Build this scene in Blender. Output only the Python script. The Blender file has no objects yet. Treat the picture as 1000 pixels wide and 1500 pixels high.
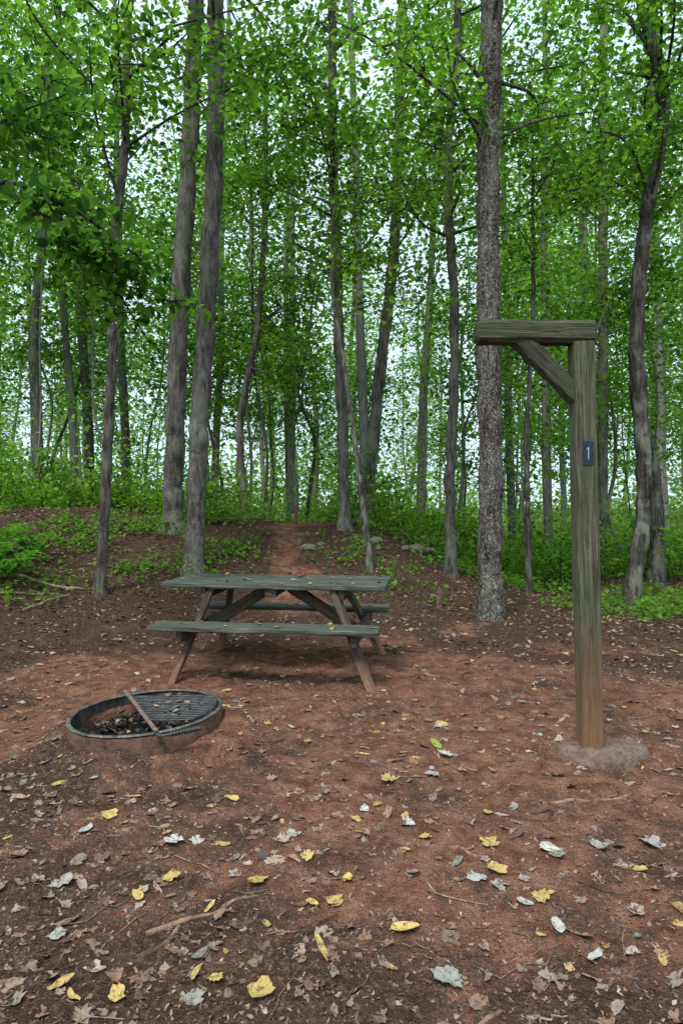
import bpy, bmesh, math, numpy as np
from mathutils import Vector, Matrix
rng = np.random.default_rng(11)
scene = bpy.context.scene

# ------------------------------------------------------------------ helpers
def vnoise(x, y, seed=0):
    x = np.asarray(x, float); y = np.asarray(y, float)
    t = np.random.default_rng(seed).random((256, 256))
    xi = np.floor(x).astype(int); yi = np.floor(y).astype(int)
    fx = x-xi; fy = y-yi
    fx = fx*fx*(3-2*fx); fy = fy*fy*(3-2*fy)
    a = t[xi % 256, yi % 256]; b = t[(xi+1) % 256, yi % 256]
    c = t[xi % 256, (yi+1) % 256]; d = t[(xi+1) % 256, (yi+1) % 256]
    return (a*(1-fx)+b*fx)*(1-fy)+(c*(1-fx)+d*fx)*fy

def sstep(a, b, x):
    t = np.clip((np.asarray(x, float)-a)/(b-a), 0, 1)
    return t*t*(3-2*t)

RING = (-1.12, 3.72, 0.42)
POST = (1.345, 3.49)
def path_x(y): return -.66-.05*(y-7)

def hz(x, y):
    x = np.asarray(x, float); y = np.asarray(y, float)
    left = 1-sstep(-3.0, -1.2, x)
    side = 1-sstep(0.2, 3.4, x)
    start = 6.4-0.8*left; end = 11.4-0.6*left
    t = np.clip((y-start)/(end-start), 0, 1)
    h = 1.06*t*t*(3-2*t)*side
    h = h+0.27*sstep(-2.7, -4.6, x)*sstep(4.8, 7, y)
    h = h-0.045*np.clip(y-12.5, 0, 30)*side-0.02*np.clip(y-9, 0, 30)*(1-side)
    h = h-0.10*np.exp(-((x-path_x(y))/.4)**2)*sstep(7.5, 9.5, y)
    h = h+0.20*(vnoise(x*0.7, y*0.7, 1)-.5)*sstep(6, 9, y)
    h = h+0.045*(vnoise(x*1.6+9, y*1.6, 2)-.5)+0.034*(vnoise(x*4.3, y*4.3, 3)-.5)
    d = np.hypot(x-POST[0]-.03, y-POST[1])
    h = h*(1-np.exp(-(d/0.5)**2))
    h = h+0.022*(vnoise(x*11, y*11, 4)-.5)+0.014*(vnoise(x*24, y*24, 5)-.5)
    d = np.hypot(x-RING[0], y-RING[1])
    ang = np.arctan2(y-RING[1], x-RING[0])
    h = h+(0.092+.022*np.sin(3*ang+1)+.010*np.sin(7*ang))*np.exp(-((d-0.47)/0.16)**2)*sstep(.36, .43, d)
    return h

class MB:
    def __init__(s): s.v = []; s.f = []; s.c = []; s.n = 0
    def add(s, v, f, c):
        v = np.asarray(v, np.float32); f = np.asarray(f, np.int64)
        c = np.asarray(c, np.float32)
        if c.ndim == 1: c = np.tile(c, (len(f), 1))
        s.v.append(v); s.f.append(f+s.n); s.c.append(c); s.n += len(v)
    def obj(s, name, mat, parent=None, smooth=False):
        me = bpy.data.meshes.new(name)
        v = np.concatenate(s.v)
        loops = np.concatenate([f.ravel() for f in s.f])
        tot = np.concatenate([np.full(len(f), f.shape[1]) for f in s.f])
        st = np.concatenate([[0], np.cumsum(tot)[:-1]])
        me.vertices.add(len(v)); me.vertices.foreach_set('co', v.ravel())
        me.loops.add(len(loops)); me.loops.foreach_set('vertex_index', loops.astype(np.int32))
        me.polygons.add(len(tot)); me.polygons.foreach_set('loop_start', st.astype(np.int32))
        me.polygons.foreach_set('loop_total', tot.astype(np.int32))
        me.polygons.foreach_set('use_smooth', np.full(len(tot), smooth))
        me.update(calc_edges=True)
        a = me.attributes.new('col', 'FLOAT_VECTOR', 'FACE')
        a.data.foreach_set('vector', np.concatenate(s.c).ravel())
        me.materials.append(mat)
        o = bpy.data.objects.new(name, me); scene.collection.objects.link(o)
        if parent: o.parent = parent
        return o

def empty(name, loc=(0, 0, 0), rot=0):
    o = bpy.data.objects.new(name, None); scene.collection.objects.link(o)
    o.location = loc; o.rotation_euler = (0, 0, rot); o.empty_display_size = .2
    return o

def crom(P, k=6):
    P = np.asarray(P, float)
    if len(P) < 3:
        t = np.linspace(0, 1, k+1)[:, None]; return P[0]*(1-t)+P[-1]*t
    Q = np.vstack([2*P[0]-P[1], P, 2*P[-1]-P[-2]]); out = []
    for i in range(len(P)-1):
        a, b, c, d = Q[i:i+4]
        for t in np.linspace(0, 1, k, endpoint=False):
            out.append(.5*((2*b)+(-a+c)*t+(2*a-5*b+4*c-d)*t*t+(-a+3*b-3*c+d)*t**3))
    out.append(P[-1]); return np.array(out)

def tube(mb, P, R, n=6, col=(.5, .5, .5), rough=0.0):
    P = np.asarray(P, float); k = len(P); R = np.asarray(R, float)
    T = np.gradient(P, axis=0); T /= np.linalg.norm(T, axis=1)[:, None]+1e-9
    D = P[-1]-P[0]; ref = np.eye(3)[np.argmin(np.abs(D))]
    U = np.cross(T, ref); U /= np.linalg.norm(U, axis=1)[:, None]+1e-9
    V = np.cross(T, U)
    a = np.linspace(0, 2*np.pi, n, endpoint=False)
    rr = R[:, None]*(1+rough*rng.normal(size=(k, n)))
    v = P[:, None, :]+rr[..., None]*(np.cos(a)[None, :, None]*U[:, None, :]+np.sin(a)[None, :, None]*V[:, None, :])
    i = np.arange(k-1)[:, None]*n; j = np.arange(n)[None, :]; j2 = (j+1) % n
    f = np.stack([i+j, i+j2, i+n+j2, i+n+j], -1).reshape(-1, 4)
    mb.add(v.reshape(-1, 3), f, col)

def leaves(mb, C, S, col, pitch=(-.25, .45), roll=.55, full=False, wid=.36):
    C = np.asarray(C, float); N = len(C)
    if N == 0: return
    th = rng.uniform(0, 2*np.pi, N); ph = rng.normal(pitch[0], pitch[1], N); ro = rng.normal(0, roll, N)
    d = np.stack([np.cos(th)*np.cos(ph), np.sin(th)*np.cos(ph), np.sin(ph)], -1)
    s0 = np.stack([-np.sin(th), np.cos(th), 0*th], -1); n0 = np.cross(d, s0)
    s = s0*np.cos(ro)[:, None]+n0*np.sin(ro)[:, None]; n = np.cross(d, s)
    S = np.asarray(S)[:, None]
    def pt(u, w, h): return C+S*(d*u+s*w+n*h)
    if full:
        V = np.stack([pt(-.5, 0, 0), pt(-.22, wid*.85, .08), pt(.18, wid*.8, .08), pt(.5, 0, -.06),
                      pt(.18, -wid*.8, .08), pt(-.22, -wid*.85, .08)], 1)
        b = np.arange(N)[:, None]*6
        F = np.concatenate([b+np.array([0, 3, 2, 1]), b+np.array([0, 5, 4, 3])], 0)
        c = np.concatenate([col, col], 0)
    else:
        V = np.stack([pt(-.5, 0, 0), pt(-.05, wid, .1), pt(.5, 0, 0), pt(-.05, -wid, .1)], 1)
        F = np.arange(N)[:, None]*4+np.array([0, 1, 2, 3]); c = col
    mb.add(V.reshape(-1, 3), F, c)

def greens(N, lo=(.035, .10, .018), hi=(.155, .33, .045), bias=0.0):
    t = np.clip(rng.beta(1.5, 1.5, N)+bias, 0, 1)[:, None]
    c = np.array(lo)*(1-t)+np.array(hi)*t
    return c*rng.uniform(.75, 1.15, (N, 1))

# ------------------------------------------------------------------ materials
def newmat(name):
    m = bpy.data.materials.new(name); m.use_nodes = True
    nt = m.node_tree; nt.nodes.clear()
    return m, nt
def nd(nt, t, **kw):
    n = nt.nodes.new(t)
    for k, v in kw.items():
        if k in n.inputs.keys(): n.inputs[k].default_value = v
        else: setattr(n, k, v)
    return n
def L(nt, a, b): nt.links.new(a, b)
def ramp(nt, fac, stops):
    r = nt.nodes.new('ShaderNodeValToRGB'); e = r.color_ramp.elements
    while len(e) < len(stops): e.new(.5)
    for el, (p, c) in zip(e, stops):
        el.position = p; el.color = (*c, 1) if len(c) == 3 else c
    L(nt, fac, r.inputs[0]); return r.outputs[0]
def noise(nt, vec, sc, det=4, rough=.55, dist=0):
    n = nd(nt, 'ShaderNodeTexNoise'); n.inputs['Scale'].default_value = sc
    n.inputs['Detail'].default_value = det; n.inputs['Roughness'].default_value = rough
    n.inputs['Distortion'].default_value = dist
    L(nt, vec, n.inputs['Vector']); return n.outputs['Fac']
def mapping(nt, vec, scale, rot=(0, 0, 0)):
    m = nd(nt, 'ShaderNodeMapping'); m.inputs['Scale'].default_value = scale
    m.inputs['Rotation'].default_value = rot
    L(nt, vec, m.inputs['Vector']); return m.outputs[0]
def mixc(nt, fac, a, b, mode='MIX'):
    m = nd(nt, 'ShaderNodeMix', data_type='RGBA', blend_type=mode)
    for s, v in ((m.inputs[0], fac), (m.inputs[6], a), (m.inputs[7], b)):
        if hasattr(v, 'links'): L(nt, v, s)
        elif isinstance(v, (int, float)): s.default_value = v
        else: s.default_value = (*v, 1)
    return m.outputs[2]
def math_(nt, op, a, b=0.0, clamp=False):
    m = nd(nt, 'ShaderNodeMath', operation=op, use_clamp=clamp)
    for s, v in ((m.inputs[0], a), (m.inputs[1], b)):
        if hasattr(v, 'links'): L(nt, v, s)
        else: s.default_value = v
    return m.outputs[0]
def finish(nt, col, rough=.9, height=None, dist=.01, spec=.2, metal=0, strength=1, simple=False):
    o = nd(nt, 'ShaderNodeOutputMaterial')
    if simple:
        b = nd(nt, 'ShaderNodeBsdfDiffuse'); ci = b.inputs['Color']
    else:
        b = nd(nt, 'ShaderNodeBsdfPrincipled'); ci = b.inputs['Base Color']
        b.inputs['Roughness'].default_value = rough
        b.inputs['Specular IOR Level'].default_value = spec
        b.inputs['Metallic'].default_value = metal
    if hasattr(col, 'links'): L(nt, col, ci)
    else: ci.default_value = (*col, 1)
    if height is not None:
        bp = nd(nt, 'ShaderNodeBump'); bp.inputs['Distance'].default_value = dist
        bp.inputs['Strength'].default_value = strength
        L(nt, height, bp.inputs['Height']); L(nt, bp.outputs[0], b.inputs['Normal'])
    L(nt, b.outputs[0], o.inputs[0]); return b

def leaf_mat(name, trans=.52, tcol=(1.9, 1.9, .95)):
    m, nt = newmat(name)
    a = nd(nt, 'ShaderNodeAttribute', attribute_name='col')
    d = nd(nt, 'ShaderNodeBsdfDiffuse'); t = nd(nt, 'ShaderNodeBsdfTranslucent')
    L(nt, a.outputs['Color'], d.inputs[0])
    L(nt, mixc(nt, 1.0, a.outputs['Color'], tcol, 'MULTIPLY'), t.inputs[0])
    mx = nd(nt, 'ShaderNodeMixShader'); mx.inputs[0].default_value = trans
    L(nt, d.outputs[0], mx.inputs[1]); L(nt, t.outputs[0], mx.inputs[2])
    o = nd(nt, 'ShaderNodeOutputMaterial'); L(nt, mx.outputs[0], o.inputs[0])
    return m

def bark_mat(name, c0, c1, c2, sc=26, zs=.16, dist=.02, plates=False, simple=False):
    m, nt = newmat(name)
    tc = nd(nt, 'ShaderNodeTexCoord').outputs['Object']
    mp = mapping(nt, tc, (1, 1, zs))
    n1 = noise(nt, mp, sc, 4, .68, .6)
    a = nd(nt, 'ShaderNodeAttribute', attribute_name='col')
    h = n1
    if plates:
        v = nd(nt, 'ShaderNodeTexVoronoi', feature='DISTANCE_TO_EDGE'); v.inputs['Scale'].default_value = 30
        nz = nd(nt, 'ShaderNodeTexNoise'); nz.inputs['Scale'].default_value = 14; nz.inputs['Detail'].default_value = 3
        L(nt, tc, nz.inputs['Vector'])
        w = mixc(nt, .14, mapping(nt, tc, (1, 1, .36)), nz.outputs['Color'])
        L(nt, w, v.inputs['Vector'])
        h = math_(nt, 'ADD', math_(nt, 'MULTIPLY', math_(nt, 'MINIMUM', v.outputs['Distance'], .18), 1.7), math_(nt, 'MULTIPLY', n1, .7))
    col = ramp(nt, h, [(.30, c0), (.50, c1), (.72, c2)])
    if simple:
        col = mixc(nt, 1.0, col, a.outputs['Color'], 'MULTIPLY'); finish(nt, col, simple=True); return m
    big = noise(nt, mapping(nt, tc, (1, 1, .5)), 4.2, 4, .7)
    col = mixc(nt, ramp(nt, big, [(.50, (0, 0, 0)), (.60, (.6, .6, .6))]), col, (.20, .215, .165))
    col = mixc(nt, ramp(nt, big, [(.32, (.6, .6, .6)), (.44, (0, 0, 0))]), col, c0)
    col = mixc(nt, 1.0, col, a.outputs['Color'], 'MULTIPLY')
    finish(nt, col, .95, h, dist, .1, simple=True)
    return m

def wood_mat(name, dark, mid, light, green, gamt=.5, foot=None, mud=(.30, .15, .09)):
    m, nt = newmat(name)
    tc = nd(nt, 'ShaderNodeTexCoord').outputs['Object']
    info = nd(nt, 'ShaderNodeObjectInfo').outputs['Random']
    cv = nd(nt, 'ShaderNodeCombineXYZ'); L(nt, math_(nt, 'MULTIPLY', info, 17), cv.inputs[0]); L(nt, math_(nt, 'MULTIPLY', info, 31), cv.inputs[1])
    va = nd(nt, 'ShaderNodeVectorMath', operation='ADD'); L(nt, tc, va.inputs[0]); L(nt, cv.outputs[0], va.inputs[1]); tc = va.outputs[0]
    g = mapping(nt, tc, (1.6, 34, 34)); n1 = noise(nt, g, 1.6, 5, .68, .5)
    g2 = mapping(nt, tc, (3, 110, 110)); n2 = noise(nt, g2, 1.5, 3, .6)
    big = noise(nt, mapping(nt, tc, (1, 2.5, 2.5)), 4.0, 5, .75)
    col = ramp(nt, n1, [(.32, dark), (.5, mid), (.68, light)])
    col = mixc(nt, ramp(nt, n2, [(.36, (.9, .9, .9)), (.45, (0, 0, 0))]), col, dark)
    col = mixc(nt, ramp(nt, big, [(.44, (0, 0, 0)), (.58, (gamt, gamt, gamt))]), col, green)
    col = mixc(nt, ramp(nt, big, [(.32, (.7, .7, .7)), (.44, (0, 0, 0))]), col, dark)
    if foot is not None:
        geo = nd(nt, 'ShaderNodeNewGeometry'); sx = nd(nt, 'ShaderNodeSeparateXYZ'); L(nt, geo.outputs['Position'], sx.inputs[0])
        z = math_(nt, 'ADD', sx.outputs['Z'], math_(nt, 'MULTIPLY', math_(nt, 'SUBTRACT', big, .5), foot))
        mr = nd(nt, 'ShaderNodeMapRange'); mr.inputs['From Min'].default_value = foot; mr.inputs['From Max'].default_value = 0
        mr.inputs['To Max'].default_value = .75
        L(nt, z, mr.inputs['Value']); col = mixc(nt, mr.outputs[0], col, mud)
    h = math_(nt, 'ADD', n1, math_(nt, 'MULTIPLY', n2, .8))
    finish(nt, col, .85, h, .010, .2)
    return m

M_leaf = leaf_mat('leaf_green')
M_bark = bark_mat('bark_grey', (.032, .027, .023), (.115, .10, .087), (.23, .21, .185))
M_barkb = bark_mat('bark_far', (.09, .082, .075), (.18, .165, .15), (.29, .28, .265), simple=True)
M_barkp = bark_mat('bark_plated', (.025, .021, .018), (.105, .09, .078), (.235, .215, .19), plates=True, dist=.035)
M_barkd = bark_mat('bark_dark', (.02, .016, .014), (.065, .058, .052), (.17, .155, .14), sc=18, zs=.1, dist=.03)

# ground
def ground_mat():
    m, nt = newmat('forest_floor')
    geo = nd(nt, 'ShaderNodeNewGeometry'); P = geo.outputs['Position']
    a = nd(nt, 'ShaderNodeAttribute', attribute_name='humus').outputs['Fac']
    ash = nd(nt, 'ShaderNodeAttribute', attribute_name='ash').outputs['Fac']
    n0 = noise(nt, P, 1.9, 4, .72, .4); n1 = noise(nt, P, 8, 4, .72); n2 = noise(nt, P, 38, 4, .75); n3 = noise(nt, P, 190, 1, .7)
    v = nd(nt, 'ShaderNodeTexVoronoi'); v.inputs['Scale'].default_value = 60; L(nt, P, v.inputs['Vector'])
    clay = ramp(nt, n1, [(.32, (.15, .066, .042)), (.5, (.31, .145, .092)), (.68, (.44, .245, .165))])
    hum = ramp(nt, n2, [(.3, (.022, .016, .012)), (.5, (.08, .052, .039)), (.66, (.22, .148, .115))])
    f = math_(nt, 'ADD', math_(nt, 'MULTIPLY', n0, 1.05), math_(nt, 'MULTIPLY', n2, .75))
    f = math_(nt, 'ADD', f, math_(nt, 'MULTIPLY', a, .40))
    col = mixc(nt, ramp(nt, math_(nt, 'SUBTRACT', f, .1), [(.84, (0, 0, 0)), (.97, (.9, .9, .9))]), clay, hum)
    bits = ramp(nt, v.outputs['Distance'], [(.16, (1, 1, 1)), (.28, (0, 0, 0))])
    pick = ramp(nt, v.outputs['Color'], [(.60, (0, 0, 0)), (.62, (.7, .7, .7))])
    col = mixc(nt, math_(nt, 'MULTIPLY', bits, pick), col, (.36, .24, .175))
    pick2 = ramp(nt, v.outputs['Color'], [(.38, (.85, .85, .85)), (.40, (0, 0, 0))])
    col = mixc(nt, math_(nt, 'MULTIPLY', bits, pick2), col, (.04, .026, .019))
    col = mixc(nt, ramp(nt, n3, [(.36, (.6, .6, .6)), (.48, (0, 0, 0))]), col, (.055, .033, .024))
    col = mixc(nt, ash, col, ramp(nt, n2, [(.35, (.012, .012, .013)), (.6, (.05, .05, .052)), (.75, (.16, .155, .15))]))
    h = math_(nt, 'ADD', n2, math_(nt, 'MULTIPLY', n3, .3))
    finish(nt, col, .95, h, .055, simple=True)
    return m
def axis(lo, hi, step, far, g=1.13):
    a = list(np.arange(lo, hi+1e-6, step)); s = step; x = hi
    while x < far: s *= g; x += s; a.append(x)
    s = step; x = lo; pre = []
    while x > -far: s *= g; x -= s; pre.append(x)
    return np.array(pre[::-1]+a)
xs = axis(-5, 5, .03, 400, 1.09); ys = axis(1.2, 7, .03, 7.0, 1.13)
ys = ys[ys <= 7.0]; up_ = []; s_ = .03; q_ = 7.0
while q_ < 400: s_ = min(s_*1.05, .06) if q_ < 12.5 else s_*1.12; q_ += s_; up_.append(q_)
ys = np.concatenate([[-400, -150, -50, -20], ys[ys > -7], up_])
X, Y = np.meshgrid(xs, ys); Z = hz(X, Y)
nx, ny = len(xs), len(ys)
i = np.arange(ny-1)[:, None]*nx+np.arange(nx-1)[None, :]
F = np.stack([i, i+1, i+nx+1, i+nx], -1).reshape(-1, 4)
mb = MB(); mb.add(np.stack([X, Y, Z], -1).reshape(-1, 3), F, (0, 0, 0))
M_ground = ground_mat()
g = mb.obj('ground', M_ground, smooth=True)
def humus(x, y):
    clean = np.exp(-(((x-.35)/2.0)**2+((y-4.3)/1.4)**2))+.8*np.exp(-(((x+.6)/1.9)**2+((y-5.0)/1.1)**2))
    h = .47-.85*clean+.32*(vnoise(x*1.3, y*1.3, 40)-.5)*2
    h = h+.4*sstep(2.2, 3.6, np.abs(x))+.45*sstep(6.4, 7.6, y)
    h = h-.95*np.exp(-((x-path_x(y))/.42)**2)*sstep(6.5, 8, y)
    d = np.hypot(x-RING[0]-.05, y-RING[1]+.18)
    h = h+.55*np.exp(-((d-.62)/.13)**2)*(vnoise(x*5, y*5, 44)+.2)
    return np.clip(h, 0, 1)
at = g.data.attributes.new('humus', 'FLOAT', 'POINT'); at.data.foreach_set('value', humus(X, Y).ravel().astype(np.float32))
dr = np.hypot(X-RING[0], Y-RING[1])
at = g.data.attributes.new('ash', 'FLOAT', 'POINT'); at.data.foreach_set('value', (1-sstep(.37, .41, dr)).ravel().astype(np.float32))

# ------------------------------------------------------------------ trees
def spray(lf, tw, c, R, n, size, full, bias=0, lo=None, hi=None, pitch=(-.25, .45)):
    r = R*np.sqrt(rng.random(n)); a = rng.uniform(0, 2*np.pi, n)
    C = np.stack([c[0]+r*np.cos(a), c[1]+r*np.sin(a), c[2]+rng.normal(0, .17*R, n)-.25*r*r/max(R, .01)], -1)
    kw = {}
    if lo is not None: kw = dict(lo=lo, hi=hi)
    leaves(lf, C, size*rng.uniform(.55, 1.3, n), greens(n, bias=bias+rng.normal(0, .24), **kw), pitch=pitch, full=full)
    if tw is not None:
        for k in range(3):
            b = rng.uniform(0, 6.28); e = np.array([c[0]+R*.8*math.cos(b), c[1]+R*.8*math.sin(b), c[2]-.1*R])
            tube(tw, np.array([c, (c+e)/2+[0, 0, .06*R], e]), [.006, .004, .002], 4)

def grow(name, pts, r0, r1, mat, z0, z1, nl, nleaf, size=.09, Lr=(.9, 2.2), full=False, sides=14, tint=1.0, ymin=5.8, flare=1.45, twigs=True):
    par = empty(name, (0, 0, 0))
    pts = [list(p) for p in pts]
    pts[0][2] = float(hz(pts[0][0], pts[0][1]))-.12
    C = crom(pts, 10)
    C[3:, :2] += rng.normal(0, .008, (len(C)-3, 2))
    t = (C[:, 2]-C[0, 2])/(C[-1, 2]-C[0, 2])
    R = r0+(r1-r0)*t; R = R*(1+(flare-1)*np.exp(-(C[:, 2]-C[0, 2]-.1)/.16))
    tr = MB(); dense = crom(C, 4)
    Rd = np.interp(np.arange(len(dense)), np.arange(len(C))*4, R)
    Rd = Rd*(1+.05*np.sin(np.arange(len(dense))*.37+rng.uniform(0, 6)))
    tube(tr, dense, Rd, sides, (tint,)*3, .04)
    lf = MB()
    for k in range(nl):
        z = rng.uniform(z0, z1)
        p = np.array([np.interp(z, C[:, 2], C[:, q]) for q in range(3)]); rr = np.interp(z, C[:, 2], R)
        yaw = rng.uniform(0, 6.28); up = rng.uniform(.1, .8); ln = rng.uniform(*Lr)
        d = np.array([math.cos(yaw)*math.cos(up), math.sin(yaw)*math.cos(up), math.sin(up)])
        e = p+d*ln; m = (p+e)/2+rng.normal(0, .08*ln, 3)
        e[2] -= .12*ln
        if e[1] < ymin: continue
        B = crom([p, m, e], 5)
        tube(tr, B, np.linspace(min(rr*.4, .026), .005, len(B)), 6, (tint*.8,)*3)
        for q in range(4):
            c = B[int(rng.uniform(.35, 1)*(len(B)-1))]+rng.normal(0, .28, 3)*[1, 1, .6]
            if c[1] < ymin: continue
            spray(lf, tr if twigs else None, c, rng.uniform(.35, .8), nleaf, size, full)
    for k in range(3):
        z = rng.uniform(1.0, 5.0); p = np.array([np.interp(z, C[:, 2], C[:, q]) for q in range(3)]); yaw = rng.uniform(0, 6.28); ln = rng.uniform(.12, .4)
        tube(tr, np.array([p, p+[ln*.5*math.cos(yaw), ln*.5*math.sin(yaw), ln*.1], p+[ln*math.cos(yaw), ln*math.sin(yaw), ln*.35]]), [.010, .007, .003], 5, (tint*.7,)*3)
    tr.obj('trunk', mat, par, True)
    if lf.n: lf.obj('foliage', M_leaf, par)
    return par

grow('tree', [(-2.80, 7.5, 0), (-2.72, 7.5, 1.6), (-2.64, 7.5, 3.1), (-2.68, 7.55, 3.9), (-2.52, 7.6, 5.6), (-2.47, 7.6, 7.2), (-2.3, 7.7, 10)], .062, .04, M_bark, 4.6, 9.5, 17, 60, .085, full=True, sides=10, tint=.8)
grow('tree', [(-2.60, 10, 0), (-2.56, 10, 2.2), (-2.5, 10, 4.1), (-2.32, 10, 7.0), (-2.21, 10, 9.1), (-2.1, 10, 13)], .155, .10, M_bark, 7.0, 12.5, 14, 80, .1, (1.2, 3))
grow('tree', [(-1.94, 8.5, 0), (-1.88, 8.5, 1.9), (-1.79, 8.5, 3.5), (-1.66, 8.5, 5.74), (-1.63, 8.5, 8.0), (-1.6, 8.5, 12.5)], .125, .10, M_bark, 6.5, 11, 12, 80, .1, (1.2, 2.6))
grow('tree', [(.055, 10.5, 0), (.02, 10.5, 2.5), (-.055, 10.5, 4.55), (-.14, 10.5, 7.3), (-.14, 10.5, 9.5), (-.1, 10.5, 12)], .095, .055, M_bark, 5, 11, 15, 70, .095)
grow('tree', [(.40, 8.6, 0), (.30, 8.6, 1.2), (.18, 8.6, 2.15), (.03, 8.6, 3.2), (-.12, 8.7, 4.3), (-.1, 8.8, 5.5)], .04, .018, M_bark, 3.6, 5.4, 6, 40, .08, (.5, 1.1), True, 8)
grow('tree', [(.44, 12, 0), (.61, 12, 2.87), (.88, 12, 5.27), (.99, 12, 6.4), (1.07, 12, 8.8), (1.1, 12, 11)], .125, .07, M_bark, 5.2, 10.5, 15, 80, .1)
grow('tree', [(1.57, 9.3, 0), (1.56, 9.3, 1.8), (1.62, 9.3, 3.7), (1.52, 9.3, 6.15), (1.62, 9.3, 7.6), (1.75, 9.3, 10)], .082, .045, M_bark, 4.6, 9.5, 15, 65, .09, tint=.75)
grow('tree', [(1.67, 7.3, 0), (1.68, 7.3, 1.5), (1.65, 7.3, 3.2), (1.64, 7.3, 5.1), (1.67, 7.3, 7.0), (1.7, 7.3, 11)], .135, .105, M_barkp, 5.3, 9, 11, 60, .09, (.8, 2.2), True, 18)
grow('tree', [(3.98, 9, 0), (4.18, 9, 1.2), (4.17, 9, 2.3), (4.08, 9, 4.0), (4.22, 9, 5.4), (4.42, 9, 6.9), (4.12, 9, 8.4), (4.1, 9, 10)], .11, .075, M_barkd, 5.5, 9.5, 13, 75, .095, sides=12)
grow('tree', [(5.35, 11, 0), (5.3, 11, 1.6), (5.0, 11, 3.2), (5.02, 11, 5.0), (5.2, 11, 7.0), (5.25, 11, 9), (5.2, 11, 11)], .13, .08, M_barkd, 6, 10.5, 12, 75, .1)
grow('tree', [(2.75, 9.5, 0), (2.72, 9.5, 1.3), (2.7, 9.5, 2.3), (2.80, 9.5, 4.8), (2.75, 9.5, 7.5)], .045, .02, M_barkd, 3.2, 7.2, 13, 50, .085, (.6, 1.4), sides=8)
grow('tree', [(5.6, 14, 0), (5.62, 14, 4), (5.6, 14, 7), (5.6, 14, 12)], .12, .08, M_bark, 5, 11, 13, 75, .11, tint=1.2)
grow('tree', [(-6.48, 14, 0), (-6.55, 14, 3), (-6.6, 14, 5), (-6.4, 14, 7.5), (-6.3, 14, 11)], .12, .07, M_bark, 4, 10.5, 14, 75, .11, tint=1.2)
grow('tree', [(-1.95, 13.5, 0), (-2.1, 13.5, 3), (-1.75, 13.5, 5), (-1.6, 13.5, 7), (-1.55, 13.5, 10)], .08, .05, M_bark, 4, 9.5, 12, 75, .105)

# leafy sapling just outside the frame at left, its branch reaching in
sp = empty('sapling_tree'); tr = MB(); lf = MB()
S0 = np.array([-3.3, 4.7, float(hz(-3.3, 4.7))-.05])
st = crom([S0, (-3.28, 4.7, 1.4), (-3.15, 4.75, 2.6), (-3.0, 4.9, 3.9), (-2.9, 5, 5.2)], 8)
tube(tr, st, np.linspace(.045, .012, len(st)), 8, (.6,)*3, .03)
def limb(P, r, ns, R, nlf, sz=.092, t0=.3):
    B = crom(P, 8); tube(tr, B, np.linspace(r, .004, len(B)), 6, (.45,)*3)
    for k in range(ns):
        c = B[int((t0+(1-t0)*(k+.5)/ns)*(len(B)-1))]+rng.normal(0, .09, 3)
        spray(lf, tr, c, R*rng.uniform(.7, 1.2), nlf, sz, True, bias=-.1, lo=(.025, .08, .018), hi=(.10, .23, .035), pitch=(-.6, .4))
limb([(-3.16, 4.75, 2.95), (-2.5, 4.6, 3.60), (-1.95, 4.6, 3.46), (-1.5, 4.6, 3.16), (-1.16, 4.6, 2.84)], .022, 14, .24, 26, t0=.35)
limb([(-2.1, 4.6, 3.50), (-1.75, 4.7, 3.10), (-1.42, 4.7, 2.58)], .012, 9, .21, 24)
limb([(-2.3, 4.6, 3.55), (-1.95, 4.5, 3.25), (-1.72, 4.5, 2.85)], .010, 8, .22, 24)
limb([(-3.05, 4.85, 3.5), (-2.7, 5.1, 4.3), (-2.2, 5.3, 4.7)], .02, 10, .45, 42)
limb([(-3.0, 4.9, 3.9), (-2.9, 5.6, 4.6), (-2.6, 6.2, 5.0)], .02, 10, .5, 48)
tr.obj('trunk', M_barkd, sp, True); lf.obj('foliage', M_leaf, sp)

# ---- distant forest (one mass)
bf = empty('background_forest'); tr = MB(); lf = MB()
def bg_tree(x, y, H, r, nlimb, nleaf, size, zlow, bias, R=(.5, 1.1), far=False, wob=.10):
    b = float(hz(x, y)); lean = rng.normal(0, .05, 2)
    k = 7; zz = np.linspace(0, H, k); w = np.cumsum(rng.normal(0, wob, (k, 2)), 0); w[0] = 0
    P = np.stack([x+lean[0]*zz+w[:, 0], y+lean[1]*zz+w[:, 1], b-.1+zz], -1); C = crom(P, 5)
    tt = rng.uniform(.45, 1.45)
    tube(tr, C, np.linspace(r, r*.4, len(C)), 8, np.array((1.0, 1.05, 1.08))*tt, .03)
    kw = dict(lo=(.06, .145, .04), hi=(.20, .37, .09)) if far else {}  # far crowns: distance haze is put into paler, bluer leaf colours
    for q in range(nlimb):
        z = b+H*rng.uniform(zlow, 1.0)**.9
        p = np.array([np.interp(z, C[:, 2], C[:, j]) for j in range(3)])
        yaw = rng.uniform(0, 6.28); up = rng.uniform(.0, .8); ln = rng.uniform(.6, 2.2)
        e = p+ln*np.array([math.cos(yaw)*math.cos(up), math.sin(yaw)*math.cos(up), math.sin(up)])
        B = crom([p, (p+e)/2+rng.normal(0, .1, 3), e], 3)
        tube(tr, B, np.linspace(r*.3, .006, len(B)), 4, (.7*tt,)*3)
        for s in range(3):
            c = B[int(rng.uniform(.3, 1)*(len(B)-1))]+rng.normal(0, .35, 3)
            spray(lf, None, c, rng.uniform(*R), nleaf, size*rng.uniform(.8, 1.2), False, bias, **kw)
n = 0
while n < 42:
    y = rng.uniform(11.5, 22); x = rng.uniform(-.62*y-2, .62*y+2)
    if abs(x+.9) < .6 and y < 15: continue
    bg_tree(x, y, rng.uniform(5, 13), rng.uniform(.02, .065), 19, 44, .115, .26, .05, wob=.17); n += 1
n = 0
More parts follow.
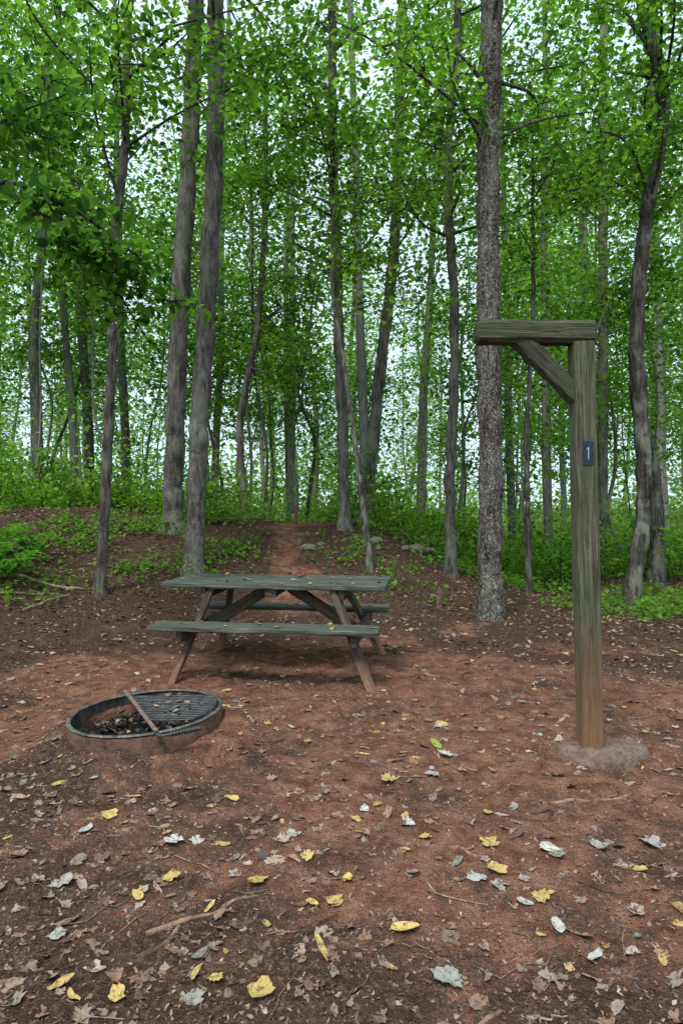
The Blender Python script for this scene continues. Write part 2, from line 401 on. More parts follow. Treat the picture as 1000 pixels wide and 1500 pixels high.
while n < 16:
    y = rng.uniform(13, 24); x = rng.uniform(-.6*y, .6*y)
    if abs(x+.9) < .5 and y < 15: continue
    bg_tree(x, y, rng.uniform(13, 17), rng.uniform(.09, .17), 11, 42, .13, .58, .1, wob=.05); n += 1
n = 0
while n < 84:
    y = rng.uniform(20, 58); x = rng.uniform(-.62*y-3, .62*y+3)
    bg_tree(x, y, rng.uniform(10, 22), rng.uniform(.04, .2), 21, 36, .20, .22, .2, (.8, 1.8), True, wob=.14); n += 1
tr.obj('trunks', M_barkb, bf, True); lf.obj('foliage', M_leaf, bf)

# ---- undergrowth
ug = MB()
def scatter(N, xr, yr, dens):
    x = rng.uniform(*xr, N); y = rng.uniform(*yr, N)
    k = rng.random(N) < dens(x, y); return x[k], y[k]
def dens1(x, y):
    d = np.clip((vnoise(x*1.1, y*1.1, 20)-.36)*3.5, 0, 1)
    p = 1-np.exp(-((x-path_x(y))/.65)**2)
    r = sstep(7.2, 9.4, y+.5*sstep(1, 3, x)+1.2*sstep(-2.6, -3.8, x))
    return d*p*r
x, y = scatter(10500, (-9, 9), (6.2, 15), dens1)
for a, b in zip(x, y):
    n = int(rng.integers(5, 12)); R = rng.uniform(.06, .18); h = rng.uniform(.05, .26)*(1+1.2*(b > 10.8))
    C = np.stack([a+rng.normal(0, R, n), b+rng.normal(0, R, n), float(hz(a, b))+h*rng.random(n)+.02], -1)
    leaves(ug, C, rng.uniform(.04, .09, n), greens(n, (.045, .12, .02), (.16, .31, .05), .1), full=False)
for k in range(130):
    y = rng.uniform(10.6, 15); x = rng.uniform(-.62*y-1, .62*y+1)
    if abs(x-path_x(y)) < 1.0: continue
    b = float(hz(x, y)); h = rng.uniform(.3, 1.3); st_ = rng.integers(2, 5)
    for q in range(st_):
        a = rng.uniform(0, 6.28); tp = np.array([x+.25*h*math.cos(a), y+.25*h*math.sin(a), b+h*rng.uniform(.6, 1)])
        tube(ug, np.array([[x, y, b], (np.array([x, y, b])+tp)/2+[0, 0, .05], tp]), [.006, .005, .003], 4, (.06, .055, .035))
        spray(ug, None, tp, rng.uniform(.15, .35), 26, .085, False, .1)
        spray(ug, None, tp-[0, 0, .3*h], rng.uniform(.15, .35), 18, .08, False, .05)
for k in range(820):
    y = rng.uniform(12, 34); x = rng.uniform(-.62*y-2, .62*y+2); h = rng.uniform(.3, 2.0)
    if abs(x+.9) < 1.0 and y < 16: continue
    n = 60; b = float(hz(x, y)); r = rng.uniform(.3, .8)
    C = np.stack([x+rng.normal(0, r, n), y+rng.normal(0, r, n), b+h*rng.random(n)], -1)
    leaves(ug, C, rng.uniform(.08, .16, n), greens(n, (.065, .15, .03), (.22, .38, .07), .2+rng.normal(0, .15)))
for k in range(600):
    y = rng.uniform(34, 75); x = rng.uniform(-.62*y-2, .62*y+2); h = rng.uniform(2, 6)
    n = 45; b = float(hz(x, y)); r = rng.uniform(.8, 1.8)
    C = np.stack([x+rng.normal(0, r, n), y+rng.normal(0, r, n), b+h*rng.random(n)], -1)
    leaves(ug, C, rng.uniform(.25, .45, n), greens(n, (.10, .19, .07), (.24, .40, .14), .2))  # farthest brush tinted pale and bluish to imitate haze
ug.obj('undergrowth', M_leaf)
fn = MB()
for cx, cy in ((-4.1, 7.6), (-4.4, 8.1), (-3.9, 8.2), (-4.8, 7.9), (-3.8, 7.3)):
    for k in range(16):
        a = rng.uniform(0, 6.28); ln = rng.uniform(.35, .6); z = float(hz(cx, cy))
        q = np.linspace(.1, 1, 16); px = cx+ln*q*math.cos(a); py = cy+ln*q*math.sin(a); pz = z+.6*ln*np.sin(q*2.3)+.05
        for sgn in (-1, 1):
            w = .09*(1-q*.85)
            C = np.stack([px-sgn*w*math.sin(a), py+sgn*w*math.cos(a), pz], -1)
            leaves(fn, C, .03+.9*w, greens(16, (.04, .12, .02), (.12, .30, .04), .1), (0, .2), .3, wid=.25)
fn.obj('fern_plant', M_leaf)

# ------------------------------------------------------------------ fallen leaves
def outline(kind):
    if kind == 0:
        a = np.linspace(0, 2*np.pi, 12, endpoint=False)
        return np.stack([.5*np.cos(a), .30*np.sin(a)*(1-.25*np.cos(a))], -1)
    if kind == 1:
        pts = [(-.42, 0), (-.34, .16), (-.36, .3), (-.2, .30), (-.08, .44), (.04, .34), (.14, .36), (.18, .22), (.32, .18), (.36, .08), (.52, 0)]
        return np.array(pts+[(p[0], -p[1]) for p in pts[-2:0:-1]])
    if kind == 2:
        pts = [(-.4, 0), (-.35, .25), (-.15, .38), (-.03, .27), (.15, .36), (.3, .25), (.30, .1), (.4, 0)]
        return np.array(pts+[(p[0], -p[1]) for p in pts[-2:0:-1]])
    a = np.linspace(0, 2*np.pi, 10, endpoint=False)
    return np.stack([.5*np.cos(a), .17*np.sin(a)], -1)
def litter(mb, x, y, z, S, kind, col, tilt=.12, curl=.5, bury=8, ragged=.08):
    o = outline(kind); N = len(x); k = len(o)
    th = rng.uniform(0, 6.28, N); tx = rng.normal(0, tilt, N); ty = rng.normal(0, tilt, N)
    cu = rng.uniform(-.1, curl, N); cw = rng.uniform(-.2, curl, N)
    sq = rng.uniform(.7, 1.1, N)
    ringv = o[None]*(1+rng.normal(0, ragged, (N, k, 1)))
    inner = ringv*.5
    V2 = np.concatenate([np.zeros((N, 1, 2)), inner, ringv], 1)
    bend = rng.normal(0, .5, N)[:, None]
    U = V2[..., 0]; W = V2[..., 1]*sq[:, None]+bend*(V2[..., 0]**2-.1)*.5
    H = cu[:, None]*U**2+cw[:, None]*W**2*2+U*tx[:, None]+W*ty[:, None]
    H = H+rng.normal(0, .022, H.shape)
    H = H+np.abs(V2[..., 1])*.14
    H -= np.percentile(H, bury, axis=1)[:, None]
    c, s = np.cos(th)[:, None], np.sin(th)[:, None]
    S = S[:, None]
    V = np.stack([x[:, None]+S*(U*c-W*s), y[:, None]+S*(U*s+W*c), z[:, None]+S*H], -1)
    b = np.arange(N)[:, None, None]*(2*k+1); j = np.arange(k); j2 = (j+1) % k
    T = np.stack([0*j, 1+j, 1+j2], -1)[None]; Q = np.stack([1+j, 1+k+j, 1+k+j2, 1+j2], -1)[None]
    V = V.reshape(-1, 3)
    cc = np.repeat(col, k, axis=0)
    n0 = mb.n
    mb.add(V, (b+T).reshape(-1, 3), cc)
    mb.f.append((b+Q).reshape(-1, 4)+n0); mb.c.append(cc.astype(np.float32))
lt = MB()
def place(N, dens, yr=(1.3, 12)):
    x = rng.uniform(-8, 8, N*10); y = rng.uniform(*yr, N*10)
    k = (np.abs(x) < y*.6+.9) & (rng.random(N*10) < dens(x, y)); x = x[k][:N]; y = y[k][:N]
    dd = np.hypot(x-RING[0], y-RING[1]); k = (dd < .36) & (rng.random(len(x)) < .7) | (dd > .47)
    k &= ~((np.abs(x-POST[0]) < .07) & (np.abs(y-POST[1]) < .07))
    return x[k], y[k]
def brown(n):
    t = rng.random((n, 1)); b = np.array((.12, .068, .046))*(1-t)+np.array((.35, .215, .145))*t
    g = rng.random((n, 1))**2.2; return (b*(1-g)+np.array((.38, .32, .27))*g)*rng.uniform(.6, 1.1, (n, 1))
dn = lambda x, y: (.12+.85*humus(x, y))*(.75+.25*sstep(3.5, 6.5, y))
for kind in (0, 1, 2, 3):
    x, y = place(2700, dn); n = len(x)
    litter(lt, x, y, hz(x, y)+.001, rng.uniform(.02, .075, n), kind, brown(n), .2, .6, 32, .14)
for kind in (0, 1, 2):
    x, y = place(330, lambda x, y: .3+.6*humus(x, y), (1.4, 4.4)); n = len(x)
    litter(lt, x, y, hz(x, y)+.001, rng.uniform(.03, .075, n), kind, brown(n), .16, .5, 30, .16)
for kind in (0, 3):
    x, y = place(10000, lambda x, y: .3+.7*humus(x, y), (1.3, 5.5)); n = len(x)
    litter(lt, x, y, hz(x, y)+.001, rng.uniform(.006, .022, n), kind, brown(n)*1.05, .3, .5, 30, .2)
du = lambda x, y: .6+0*x
for kind, N in ((0, 80), (1, 120), (2, 100)):
    x, y = place(N, du, (1.6, 8)); n = len(x)
    c = np.array((.42, .41, .37))*rng.uniform(.4, 1.05, (n, 1))
    litter(lt, x, y, hz(x, y)+.003, rng.uniform(.03, .08, n), kind, c, .12, .5, 20, .12)
for kind, N in ((0, 240), (1, 90), (2, 150), (3, 120)):
    x, y = place(N, du, (1.6, 10)); n = len(x)
    t = rng.random((n, 1)); c = (np.array((.52, .39, .11))*(1-t)+np.array((.42, .28, .15))*t)*rng.uniform(.6, 1.1, (n, 1))
    litter(lt, x, y, hz(x, y)+.003, rng.uniform(.03, .072, n), kind, c, .14, .6, 16, .1)
Yl = (.52, .39, .14); Pl = (.50, .51, .47); Gp = (.36, .36, .33); Gn = (.30, .42, .07)
big = [(.80, 2.50, .105, 1, Pl), (.58, 2.54, .10, 2, Yl), (.20, 2.02, .09, 0, Yl), (.34, 2.62, .07, 1, Yl), (-.10, 2.18, .07, 3, Yl),
       (-.22, 1.77, .10, 2, Yl), (-.06, 1.90, .10, 3, Yl), (-.62, 1.78, .085, 2, Yl), (-.74, 1.78, .07, 3, Yl), (.69, 2.06, .07, 0, Pl), (.76, 1.93, .10, 3, Pl),
       (.53, 3.62, .12, 3, Gn), (.62, 3.98, .11, 1, Yl), (-.66, 2.55, .10, 2, Pl), (-.62, 2.33, .08, 2, Yl), (-.45, 2.20, .075, 3, Yl), (-1.0, 2.78, .12, 2, Yl),
       (-1.05, 2.66, .09, 0, Pl), (.57, 2.35, .09, 2, Yl), (.49, 2.32, .09, 1, Gp), (.68, 2.20, .08, 1, Yl), (.62, 2.17, .06, 0, Pl), (-.13, 2.45, .08, 1, Yl), (1.25, 2.6, .11, 1, Gp),
       (1.02, 2.55, .09, 2, Gp), (-.9, 2.05, .08, 1, Gp), (-1.0, 2.3, .1, 2, Gp), (.1, 2.85, .07, 0, Pl), (.06, 2.75, .07, 1, Yl), (.45, 3.2, .09, 2, Gp), (.3, 1.8, .11, 1, Gp),
       (.55, 3.45, .1, 1, Pl), (-1.35, 3.1, .09, 3, Yl), (-.5, 2.95, .07, 0, Yl), (.23, 3.15, .1, 1, Yl), (-.30, 2.30, .09, 1, Yl), (-.42, 1.86, .08, 3, Yl), (-.36, 1.84, .06, 1, Yl)]
for bx, by, s, k, c in big:
    a = np.array([bx]); b = np.array([by])
    litter(lt, a, b, hz(a, b)+.006, np.array([s]), k, np.array([c])*rng.uniform(.8, 1.1), .1, .5)
M_lit, nt = newmat('dry_leaf')
a = nd(nt, 'ShaderNodeAttribute', attribute_name='col').outputs['Color']
P = nd(nt, 'ShaderNodeNewGeometry').outputs['Position']
nn = noise(nt, P, 60, 4, .75); col = mixc(nt, 1.0, a, ramp(nt, nn, [(.37, (.28, .2, .14)), (.48, (.85, .82, .78)), (.7, (1.1, 1.1, 1.1))]), 'MULTIPLY')
finish(nt, col, .7, nn, .004, .3)

# ------------------------------------------------------------------ picnic table
M_top = wood_mat('table_wood_mossy', (.028, .031, .027), (.085, .092, .078), (.18, .185, .165), (.06, .08, .05), .5)
M_leg = wood_mat('table_wood_brown', (.03, .021, .017), (.10, .067, .05), (.18, .13, .10), (.07, .072, .05), .35, foot=.25)
def beam(name, p0, p1, w, h, mat, parent, up=(0, 0, 1), bev=.006, cuts=8, wob=.002):
    p0 = Vector(p0); p1 = Vector(p1); d = p1-p0; ln = d.length; x = d.normalized()
    z = Vector(up); z = (z-x*z.dot(x)).normalized(); y = z.cross(x)
    M = Matrix((x, y, z)).transposed().to_4x4(); M.translation = (p0+p1)/2
    r = np.random.default_rng(int(abs(p0.x*1000)+abs(p1.y*333)+abs(p0.z*77)) % 9999)
    xs_ = np.linspace(-ln/2, ln/2, cuts+1); V = []; Fc = []
    b = bev
    prof = [(-w/2+b, -h/2), (w/2-b, -h/2), (w/2, -h/2+b), (w/2, h/2-b), (w/2-b, h/2), (-w/2+b, h/2), (-w/2, h/2-b), (-w/2, -h/2+b)]
    for i_, xx in enumerate(xs_):
        for q in prof:
            V.append((xx, q[0]+r.normal(0, wob), q[1]+r.normal(0, wob)))
    for i_ in range(cuts):
        for j in range(8):
            a0 = i_*8+j; a1 = i_*8+(j+1) % 8
            Fc.append((a0, a0+8, a1+8, a1))
    for side, base in ((-1, 0), (1, cuts*8)):
        n0 = len(V)
        for j in range(8):
            v = V[base+j]; V.append((v[0]+side*b*.8, v[1]*(1-2*b/w), v[2]*(1-2*b/h)))
        for j in range(8):
            a0, a1 = base+j, base+(j+1) % 8; b0, b1 = n0+j, n0+(j+1) % 8
            Fc.append((a0, a1, b1, b0) if side < 0 else (a0, b0, b1, a1))
        Fc.append(tuple(range(n0, n0+8)) if side > 0 else tuple(range(n0+7, n0-1, -1)))
    me = bpy.data.meshes.new(name); me.from_pydata(V, [], Fc); me.update()
    bm = bmesh.new(); bm.from_mesh(me); bmesh.ops.recalc_face_normals(bm, faces=bm.faces); bm.to_mesh(me); bm.free()
    me.materials.append(mat); o = bpy.data.objects.new(name, me); scene.collection.objects.link(o)
    o.parent = parent; o.matrix_local = M
    return o
TB = (-.51, 5.40); TR = math.radians(-8)
tz = float(hz(*TB))
pt = empty('picnic_table', (TB[0], TB[1], tz), TR)
bw = .135
for k in range(5):
    yy = (k-2)*(bw+.010)
    o_ = .010*math.sin(k*2.3)
    beam('top_board', (-.885+o_, yy, .737+.003*math.sin(k*3.1)), (.895+o_, yy, .737-.003*math.sin(k*4.1)), bw, .038, M_top, pt)
for s in (-1, 1):
    for k in range(2):
        yy = s*(.53)+(k-.5)*.128
        beam('bench_board', (-.87, yy, .445), (.865, yy, .445+.003*k), .12, .038, M_top, pt)
for ex in (-1, 1):
    sp_ = .22 if ex < 0 else .33
    fr = lambda z: ex*(.54+(.70-z)/.70*sp_)
    beam('top_cleat', (fr(.67)-.0, -.32, .672), (fr(.67), .32, .672), .045, .085, M_leg, pt)
    beam('seat_beam', (fr(.38)+ex*.0, -.60, .378), (fr(.38), .60, .378), .045, .09, M_leg, pt)
    for s in (-1, 1):
        off = -ex*.048
        beam('leg', (fr(.70)+off, s*.27, .712), (fr(-.03)+off, s*.585, -.03), .045, .10, M_leg, pt, up=(0, 1, .3))
    beam('brace', (ex*.615, .03*ex, .36), (ex*.08, .03*ex, .69), .045, .09, M_leg, pt)
beam('center_cleat', (0, -.33, .685), (0, .33, .685), .09, .055, M_leg, pt)
cr, sr = math.cos(TR), math.sin(TR)
def tab(n, xr, yr, z):
    u = rng.uniform(*xr, n); v = rng.uniform(*yr, n)
    return TB[0]+u*cr-v*sr, TB[1]+u*sr+v*cr, np.full(n, tz+z+.003)
for (n, yr, z) in ((34, (-.33, .33), .757), (8, (-.63, -.43), .466), (9, (.43, .63), .466)):
    for kind in (0, 1):
        x, y, z_ = tab(n//2+1, (-.85, .85), yr, z)
        c = brown(len(x)); c[::4] = (.40, .29, .08)
        litter(lt, x, y, z_, rng.uniform(.03, .065, len(x)), kind, c, .12, .6)

# ------------------------------------------------------------------ lantern post
M_post = wood_mat('post_wood', (.028, .028, .019), (.098, .096, .062), (.20, .185, .13), (.07, .095, .045), .55, foot=.8, mud=(.25, .115, .055))
M_beam = wood_mat('beam_wood', (.016, .016, .012), (.07, .066, .043), (.13, .12, .08), (.05, .07, .032), .65)
pz = float(hz(*POST))
lp = empty('lantern_post', (POST[0], POST[1], pz))
zb = 2.215-pz
beam('post', (0, 0, -.1), (-.062, 0, zb), .112, .112, M_post, lp, up=(0, 1, 0), bev=.006, cuts=14, wob=.0014)
beam('arm', (-.615, 0, zb+.062), (-.006, 0, zb+.056), .118, .118, M_beam, lp, bev=.020, wob=.002)
beam('brace', (-.40, 0, zb+.03), (-.085, 0, zb-.285), .09, .085, M_beam, lp, up=(1, 0, 1))
M_plate, nt = newmat('plate_blue'); tc = nd(nt, 'ShaderNodeTexCoord').outputs['Object']
finish(nt, ramp(nt, noise(nt, tc, 60, 4), [(.3, (.012, .022, .04)), (.7, (.025, .045, .07))]), .45)
M_white, nt = newmat('plate_white'); finish(nt, (.28, .34, .40), .6)
fy = -.056-.004
sign = empty('number_sign', (POST[0]-.043, POST[1]+fy, 1.625))
beam('plate', (0, 0, -.061), (0, 0, .061), .054, .004, M_plate, sign, up=(0, -1, 0), bev=.0012, wob=0)
me = bpy.data.meshes.new('digit')
dv = [(-.003, 0, -.032), (.003, 0, -.032), (.003, 0, .032), (-.002, 0, .032), (-.010, 0, .023), (-.008, 0, .018), (-.003, 0, .022)]
me.from_pydata([(a, -.0035, c) for a, b, c in dv], [], [(0, 1, 2, 3, 6), (3, 4, 5, 6)]); me.materials.append(M_white)
dg = bpy.data.objects.new('digit', me); scene.collection.objects.link(dg); dg.parent = sign
M_con, nt = newmat('dirty_concrete'); tc = nd(nt, 'ShaderNodeTexCoord').outputs['Object']
n1 = noise(nt, tc, 11, 6, .75); n2 = noise(nt, tc, 70, 4, .7)
finish(nt, ramp(nt, n1, [(.36, (.12, .07, .053)), (.49, (.22, .14, .105)), (.60, (.26, .20, .165)), (.7, (.32, .29, .255))]), .95, math_(nt, 'ADD', n1, math_(nt, 'MULTIPLY', n2, .5)), .04)
mb = MB(); k = 48; a = np.linspace(0, 2*np.pi, k, endpoint=False); rad = .21*(1+.12*np.sin(2*a+.6)+.07*np.sin(3*a)+.04*np.sin(7*a+1)+.02*np.sin(13*a))
Vf = []
for rr, zz in ((1.08, -.05), (1.0, .024), (.94, .046), (.7, .055), (.35, .058), (.02, .058)):
    w = rng.normal(0, .005, k)
    Vf.append(np.stack([POST[0]+.055+rad*rr*1.05*np.cos(a), POST[1]-.02+rad*rr*.78*np.sin(a), pz+zz+w], -1))
Vf = np.concatenate(Vf); i = np.arange(5)[:, None]*k; j = np.arange(k)[None]; j2 = (j+1) % k
mb.add(Vf, np.stack([i+j, i+j2, i+k+j2, i+k+j], -1).reshape(-1, 4), (0, 0, 0))
mb.obj('concrete_footing', M_con, None, True)

# ------------------------------------------------------------------ fire ring
M_steel, nt = newmat('muddy_steel'); tc = nd(nt, 'ShaderNodeTexCoord').outputs['Object']
n1 = noise(nt, tc, 14, 6, .75)
c = ramp(nt, n1, [(.3, (.04, .026, .02)), (.5, (.12, .068, .048)), (.72, (.22, .125, .085))])
finish(nt, c, .9, n1, .025, .1)
M_in, nt = newmat('sooty_steel'); tc = nd(nt, 'ShaderNodeTexCoord').outputs['Object']
n1 = noise(nt, tc, 14, 5, .7)
finish(nt, ramp(nt, n1, [(.35, (.015, .014, .014)), (.55, (.05, .043, .038)), (.72, (.12, .09, .07))]), .85, n1, .01, .2)
M_rim, nt = newmat('worn_steel_rim'); tc = nd(nt, 'ShaderNodeTexCoord').outputs['Object']
n1 = noise(nt, tc, 18, 5, .75)
finish(nt, ramp(nt, n1, [(.34, (.03, .028, .026)), (.5, (.095, .09, .08)), (.68, (.22, .215, .195))]), .55, n1, .006, .4, .3)
M_grate, nt = newmat('grate_steel'); tc = nd(nt, 'ShaderNodeTexCoord').outputs['Object']
n1 = noise(nt, tc, 20, 5, .7)
finish(nt, ramp(nt, n1, [(.3, (.016, .018, .021)), (.5, (.048, .052, .056)), (.72, (.11, .10, .09))]), .55, n1, .002, .4, .3)
fr_ = empty('fire_ring')
rx, ry, R0 = RING
def rimz(x, y): return .162+.018*(x-rx)/R0
def lathe(mb, prof, n=72):
    a = np.linspace(0, 2*np.pi, n, endpoint=False); V = []
    for r, z, follow in prof:
        x = rx+r*np.cos(a)*(1+.006*np.sin(3*a)); y = ry+r*np.sin(a)*(1+.005*np.sin(2*a))
        V.append(np.stack([x, y, (rimz(x, y) if follow else 0*x)+z], -1))
    V = np.concatenate(V); k = len(prof)
    i = np.arange(k-1)[:, None]*n; j = np.arange(n)[None]; j2 = (j+1) % n
    mb.add(V, np.stack([i+j, i+j2, i+n+j2, i+n+j], -1).reshape(-1, 4), (0, 0, 0))
mb = MB(); lathe(mb, [(R0+.016, -.08, 0), (R0+.010, -.04, 1), (R0+.004, -.012, 1), (R0, -.004, 1)]); mb.obj('outer_wall', M_steel, fr_, True)
mb = MB(); lathe(mb, [(R0-.006, -.002, 1), (R0-.008, -.03, 1), (R0-.008, -.08, 0)]); mb.obj('inner_wall', M_in, fr_, True)
mb = MB(); q = np.linspace(0, 2*np.pi, 11); lathe(mb, [(R0-.004+.012*math.cos(t), .007*math.sin(t)+.004, 1) for t in q]); mb.obj('rim', M_rim, fr_, True)
gt = MB(); gz = .184
A = np.array([-1.345, 4.02]); Bp = np.array([-.945, 3.30]); dv = (Bp-A)/np.linalg.norm(Bp-A)
def barz(x): return gz+.018*(x-rx)/R0
tot = np.linalg.norm(Bp-A); dirb = np.array([math.cos(-.10), math.sin(-.10)])
starts = []; ends = []
for k in range(15):
    p = A+dv*(.06+k*(tot*.72-.06)/14)
    w = p-np.array([rx, ry]); bb = w@dirb; cc = w@w-(R0-.03)**2; disc = bb*bb-cc
    if disc <= 0: continue
    t = -bb+math.sqrt(disc); t = min(t, .56)
    e = p+dirb*t; ends.append(e); starts.append(p)
    tube(gt, np.array([[p[0], p[1], barz(p[0])], [(p[0]+e[0])/2, (p[1]+e[1])/2, barz((p[0]+e[0])/2)-.003], [e[0], e[1], barz(e[0])]]), [.0055]*3, 8)
E = np.array([[e[0], e[1], barz(e[0])-.003] for e in ends]); tube(gt, E, [.008]*len(E), 8)
Q = np.array([[*(s_*.55+e*.45), gz-.012] for s_, e in zip(starts, ends)])
tube(gt, Q, [.005]*len(Q), 6)
gt.obj('grate', M_grate, fr_, True)
hd = MB()
tube(hd, crom([(-.955, 3.315, .184), (-.92, 3.285, .178), (-.88, 3.29, .182), (-.80, 3.31, .194), (-.725, 3.335, .202)], 5), [.008]*21, 8)
a = np.linspace(0, 2*np.pi*10, 160); u = np.linspace(0, 1, 160)
tube(hd, np.stack([-.87+.15*u, 3.293+.045*u+.013*np.cos(a), .184+.017*u+.013*np.sin(a)], -1), [.0035]*160, 5)
hd.obj('handle', M_grate, fr_, True)
M_flat, nt = newmat('flat_bar_rust'); tc = nd(nt, 'ShaderNodeTexCoord').outputs['Object']; n1 = noise(nt, tc, 30, 4)
finish(nt, ramp(nt, n1, [(.3, (.10, .065, .052)), (.7, (.22, .155, .125))]), .7, n1, .003)
beam('flat_bar', (A[0], A[1], .198), (Bp[0], Bp[1], .198), .022, .007, M_flat, fr_, bev=.0015, wob=.0003)
ch = MB()
for k in range(110):
    r = .36*math.sqrt(rng.random()); t = rng.uniform(0, 6.28); x = rx+r*math.cos(t); y = ry+r*math.sin(t)
    ln = rng.uniform(.02, .11); b = rng.uniform(0, 6.28); z = rng.uniform(.03, .08)
    e = np.array([x+ln*math.cos(b), y+ln*math.sin(b), z+rng.uniform(-.015, .02)])
    if math.hypot(e[0]-rx, e[1]-ry) > .38: continue
    tube(ch, np.array([[x, y, z], (np.array([x, y, z])+e)/2, e]), rng.uniform(.005, .014)*np.array([.8, 1, .7]), 6, (.5,)*3, .15)
M_char, nt = newmat('charcoal'); tc = nd(nt, 'ShaderNodeTexCoord').outputs['Object']; n1 = noise(nt, tc, 40, 4)
finish(nt, ramp(nt, n1, [(.4, (.012, .012, .013)), (.6, (.05, .048, .046)), (.75, (.22, .20, .18))]), .8, n1, .004)
ch.obj('charcoal', M_char, fr_)
n = 60; r = .36*np.sqrt(rng.random(n)); t = rng.uniform(0, 6.28, n); c = brown(n)*.8; c[::9] = (.40, .28, .10)
litter(lt, rx+r*np.cos(t), ry+r*np.sin(t), .06+0*t, rng.uniform(.03, .07, n), 1, c, .3, .7)
n = 26; r = .34*np.sqrt(rng.random(n)); t = rng.uniform(-1.2, 1.8, n)
litter(lt, rx+r*np.cos(t), ry+.05+r*np.sin(t)*.8, .194+0*t, rng.uniform(.025, .05, n), 2, brown(n), .2, .6)
lt.obj('fallen_leaves', M_lit, smooth=True)

# ------------------------------------------------------------------ twigs, roots, stones, stakes
tw = MB()
x, y = place(1200, lambda x, y: .3+.6*humus(x, y), (1.4, 9))
for a, b in zip(x, y):
    if math.hypot(a-rx, b-ry) < .46: continue
    ln = rng.uniform(.03, .24); t = rng.uniform(0, 6.28); q = np.linspace(-.5, .5, 6)
    px = a+ln*q*math.cos(t)+rng.normal(0, .012*ln*4, 6); py = b+ln*q*math.sin(t)+rng.normal(0, .012*ln*4, 6)
    r_ = rng.uniform(.001, .0038)
    tube(tw, np.stack([px, py, hz(px, py)+r_+.002], -1), np.linspace(r_, r_*.5, 6), 5, np.array((1., .8, .66))*rng.uniform(.4, 1.9))
for P in ([(-4.0, 7.0), (-3.6, 7.15), (-3.2, 7.3)], [(-3.35, 6.8), (-3.25, 7.1), (-3.1, 7.35)], [(-3.9, 7.6), (-3.3, 7.5), (-2.9, 7.6)]):
    P = crom([(p[0], p[1], 0) for p in P], 6); P[:, 2] = hz(P[:, 0], P[:, 1])+.012
    tube(tw, P, np.linspace(.020, .010, len(P)), 7, (1.6, 1.35, 1.0), .08)
tw.obj('fallen_twigs', M_bark)
rt = MB()
for P in ([(-.62, 2.03), (-.53, 2.12), (-.42, 2.17), (-.36, 2.22), (-.28, 2.21)], [(.42, 2.52), (.48, 2.5), (.53, 2.44), (.55, 2.38)], [(-.62, 1.95), (-.55, 2.0), (-.53, 2.1)],
          [(.9, 2.9), (1.05, 2.95), (1.2, 2.93), (1.35, 3.0)], [(.05, 1.62), (.18, 1.66), (.3, 1.63), (.42, 1.7)]):
    P = crom([(p[0], p[1], 0) for p in P], 8); P[:, 2] = hz(P[:, 0], P[:, 1])-.002
    tube(rt, P, np.linspace(.011, .006, len(P)), 8, (1.7, 1.1, .9), .10)
rt.obj('tree_root', M_bark, None, True)
M_rock, nt = newmat('stone'); tc = nd(nt, 'ShaderNodeTexCoord').outputs['Object']; n1 = noise(nt, tc, 8, 6, .7)
finish(nt, ramp(nt, n1, [(.3, (.09, .08, .065)), (.5, (.2, .185, .16)), (.7, (.32, .31, .28))]), .9, n1, .03)
def rock(name, x, y, s, sq=.6):
    me = bpy.data.meshes.new(name); bm = bmesh.new(); bmesh.ops.create_icosphere(bm, subdivisions=3, radius=1)
    o = rng.uniform(0, 50, 3)
    for v in bm.verts:
        c = v.co
        f = 1+.5*(vnoise(c.x*1.3+o[0], c.y*1.3+c.z*1.1+o[1], 31)-.5)+.2*(vnoise(c.x*4+o[1], c.z*4+c.y*3+o[2], 32)-.5)
        v.co = c*float(f)
    bm.to_mesh(me); bm.free(); me.materials.append(M_rock)
    ob = bpy.data.objects.new(name, me); scene.collection.objects.link(ob)
    ob.scale = (s*1.1, s, s*sq); ob.rotation_euler = (0, 0, rng.uniform(0, 6)); ob.location = (x, y, float(hz(x, y))+s*.2)
for x, y, s in ((-.47, 9.6, .12), (-.30, 9.75, .08), (.52, 9.9, .09), (1.18, 10.2, .12), (1.35, 10.4, .10), (.98, 10.0, .07), (-.3, 2.45, .025)):
    rock('rock', x, y, s)
M_stake = wood_mat('stake_wood', (.05, .035, .03), (.14, .09, .07), (.22, .15, .12), (.1, .1, .07), .3)
M_or = wood_mat('marker_wood', (.06, .025, .018), (.14, .06, .04), (.22, .11, .07), (.12, .08, .05), .3)
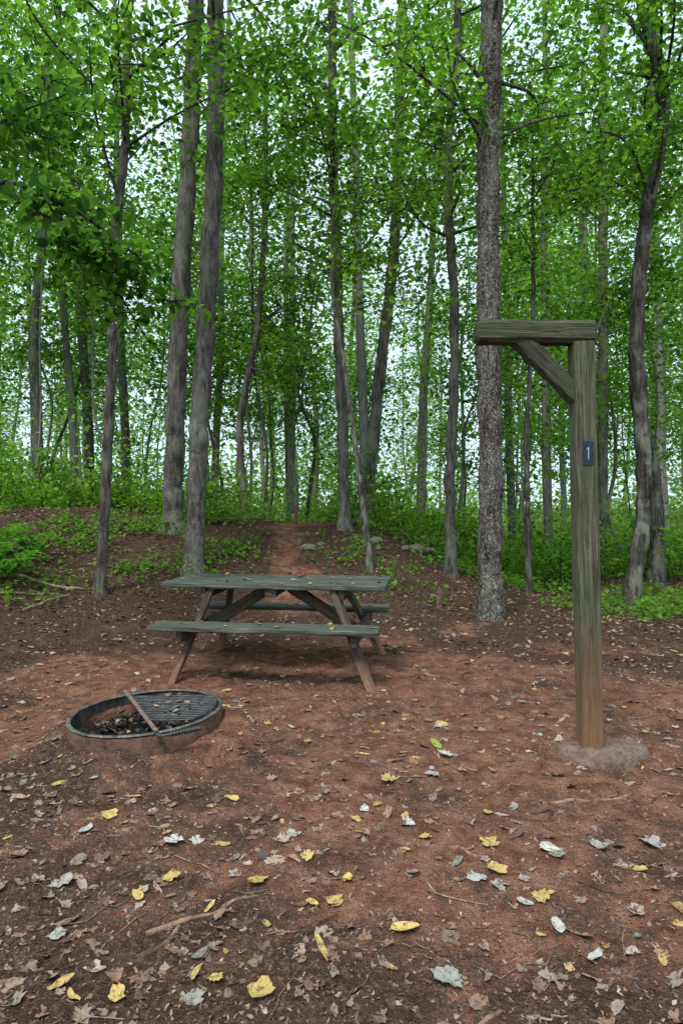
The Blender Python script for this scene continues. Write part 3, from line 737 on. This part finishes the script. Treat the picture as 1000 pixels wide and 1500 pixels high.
def stake(name, x, y, h, w, mat):
    z = float(hz(x, y)); e = empty(name, (x, y, z))
    beam('stake', (0, 0, -.1), (.01, 0, h), w, w*.8, mat, e, up=(0, 1, 0), bev=w*.2)
    beam('cap', (.01, 0, h), (.012, 0, h+w*.35), w*.7, w*.5, mat, e, up=(0, 1, 0), bev=w*.15)
stake('wooden_stake', 1.14, 7.6, .19, .07, M_stake)
stake('trail_marker_post', -.84, 11.9, .32, .07, M_or)

# ------------------------------------------------------------------ light: bright overcast sky (Nishita behind a cloud layer) + soft sun
W = bpy.data.worlds.new('World'); scene.world = W; W.use_nodes = True
nt = W.node_tree; bg = nt.nodes['Background']
sky = nt.nodes.new('ShaderNodeTexSky'); sky.sky_type = 'NISHITA'; sky.sun_disc = False
EL, AZ = math.radians(58), math.radians(205)
sky.sun_elevation = EL; sky.sun_rotation = AZ; sky.air_density = 1.0; sky.dust_density = 2.0; sky.ozone_density = 1.0
tc = nt.nodes.new('ShaderNodeTexCoord').outputs['Generated']
cl = noise(nt, mapping(nt, tc, (1, 1, 2.5)), 2.2, 3, .6)
cloud = mixc(nt, cl, (5.4, 7.5, 9.0), (8.8, 10.6, 11.6))
L(nt, mixc(nt, .88, sky.outputs[0], cloud), bg.inputs[0]); bg.inputs[1].default_value = .15
sd = Vector((math.sin(AZ)*math.cos(EL), math.cos(AZ)*math.cos(EL), math.sin(EL)))
sl = bpy.data.lights.new('sun', 'SUN'); sl.energy = 3.7; sl.angle = math.radians(16); sl.color = (1, .96, .9)
so = bpy.data.objects.new('sun', sl); scene.collection.objects.link(so); so.rotation_euler = sd.to_track_quat('Z', 'Y').to_euler(); so.location = sd*30

cam = bpy.data.cameras.new('camera'); co = bpy.data.objects.new('camera', cam); scene.collection.objects.link(co)
cam.sensor_fit = 'VERTICAL'; cam.sensor_height = 36; cam.lens = 36*950/1500; cam.clip_end = 1500; cam.clip_start = .05
co.location = (0, 0, 1.35); co.rotation_euler = (math.radians(90-.6), 0, 0); scene.camera = co
scene.view_settings.view_transform = 'Standard'; scene.view_settings.look = 'None'; scene.view_settings.exposure = 0
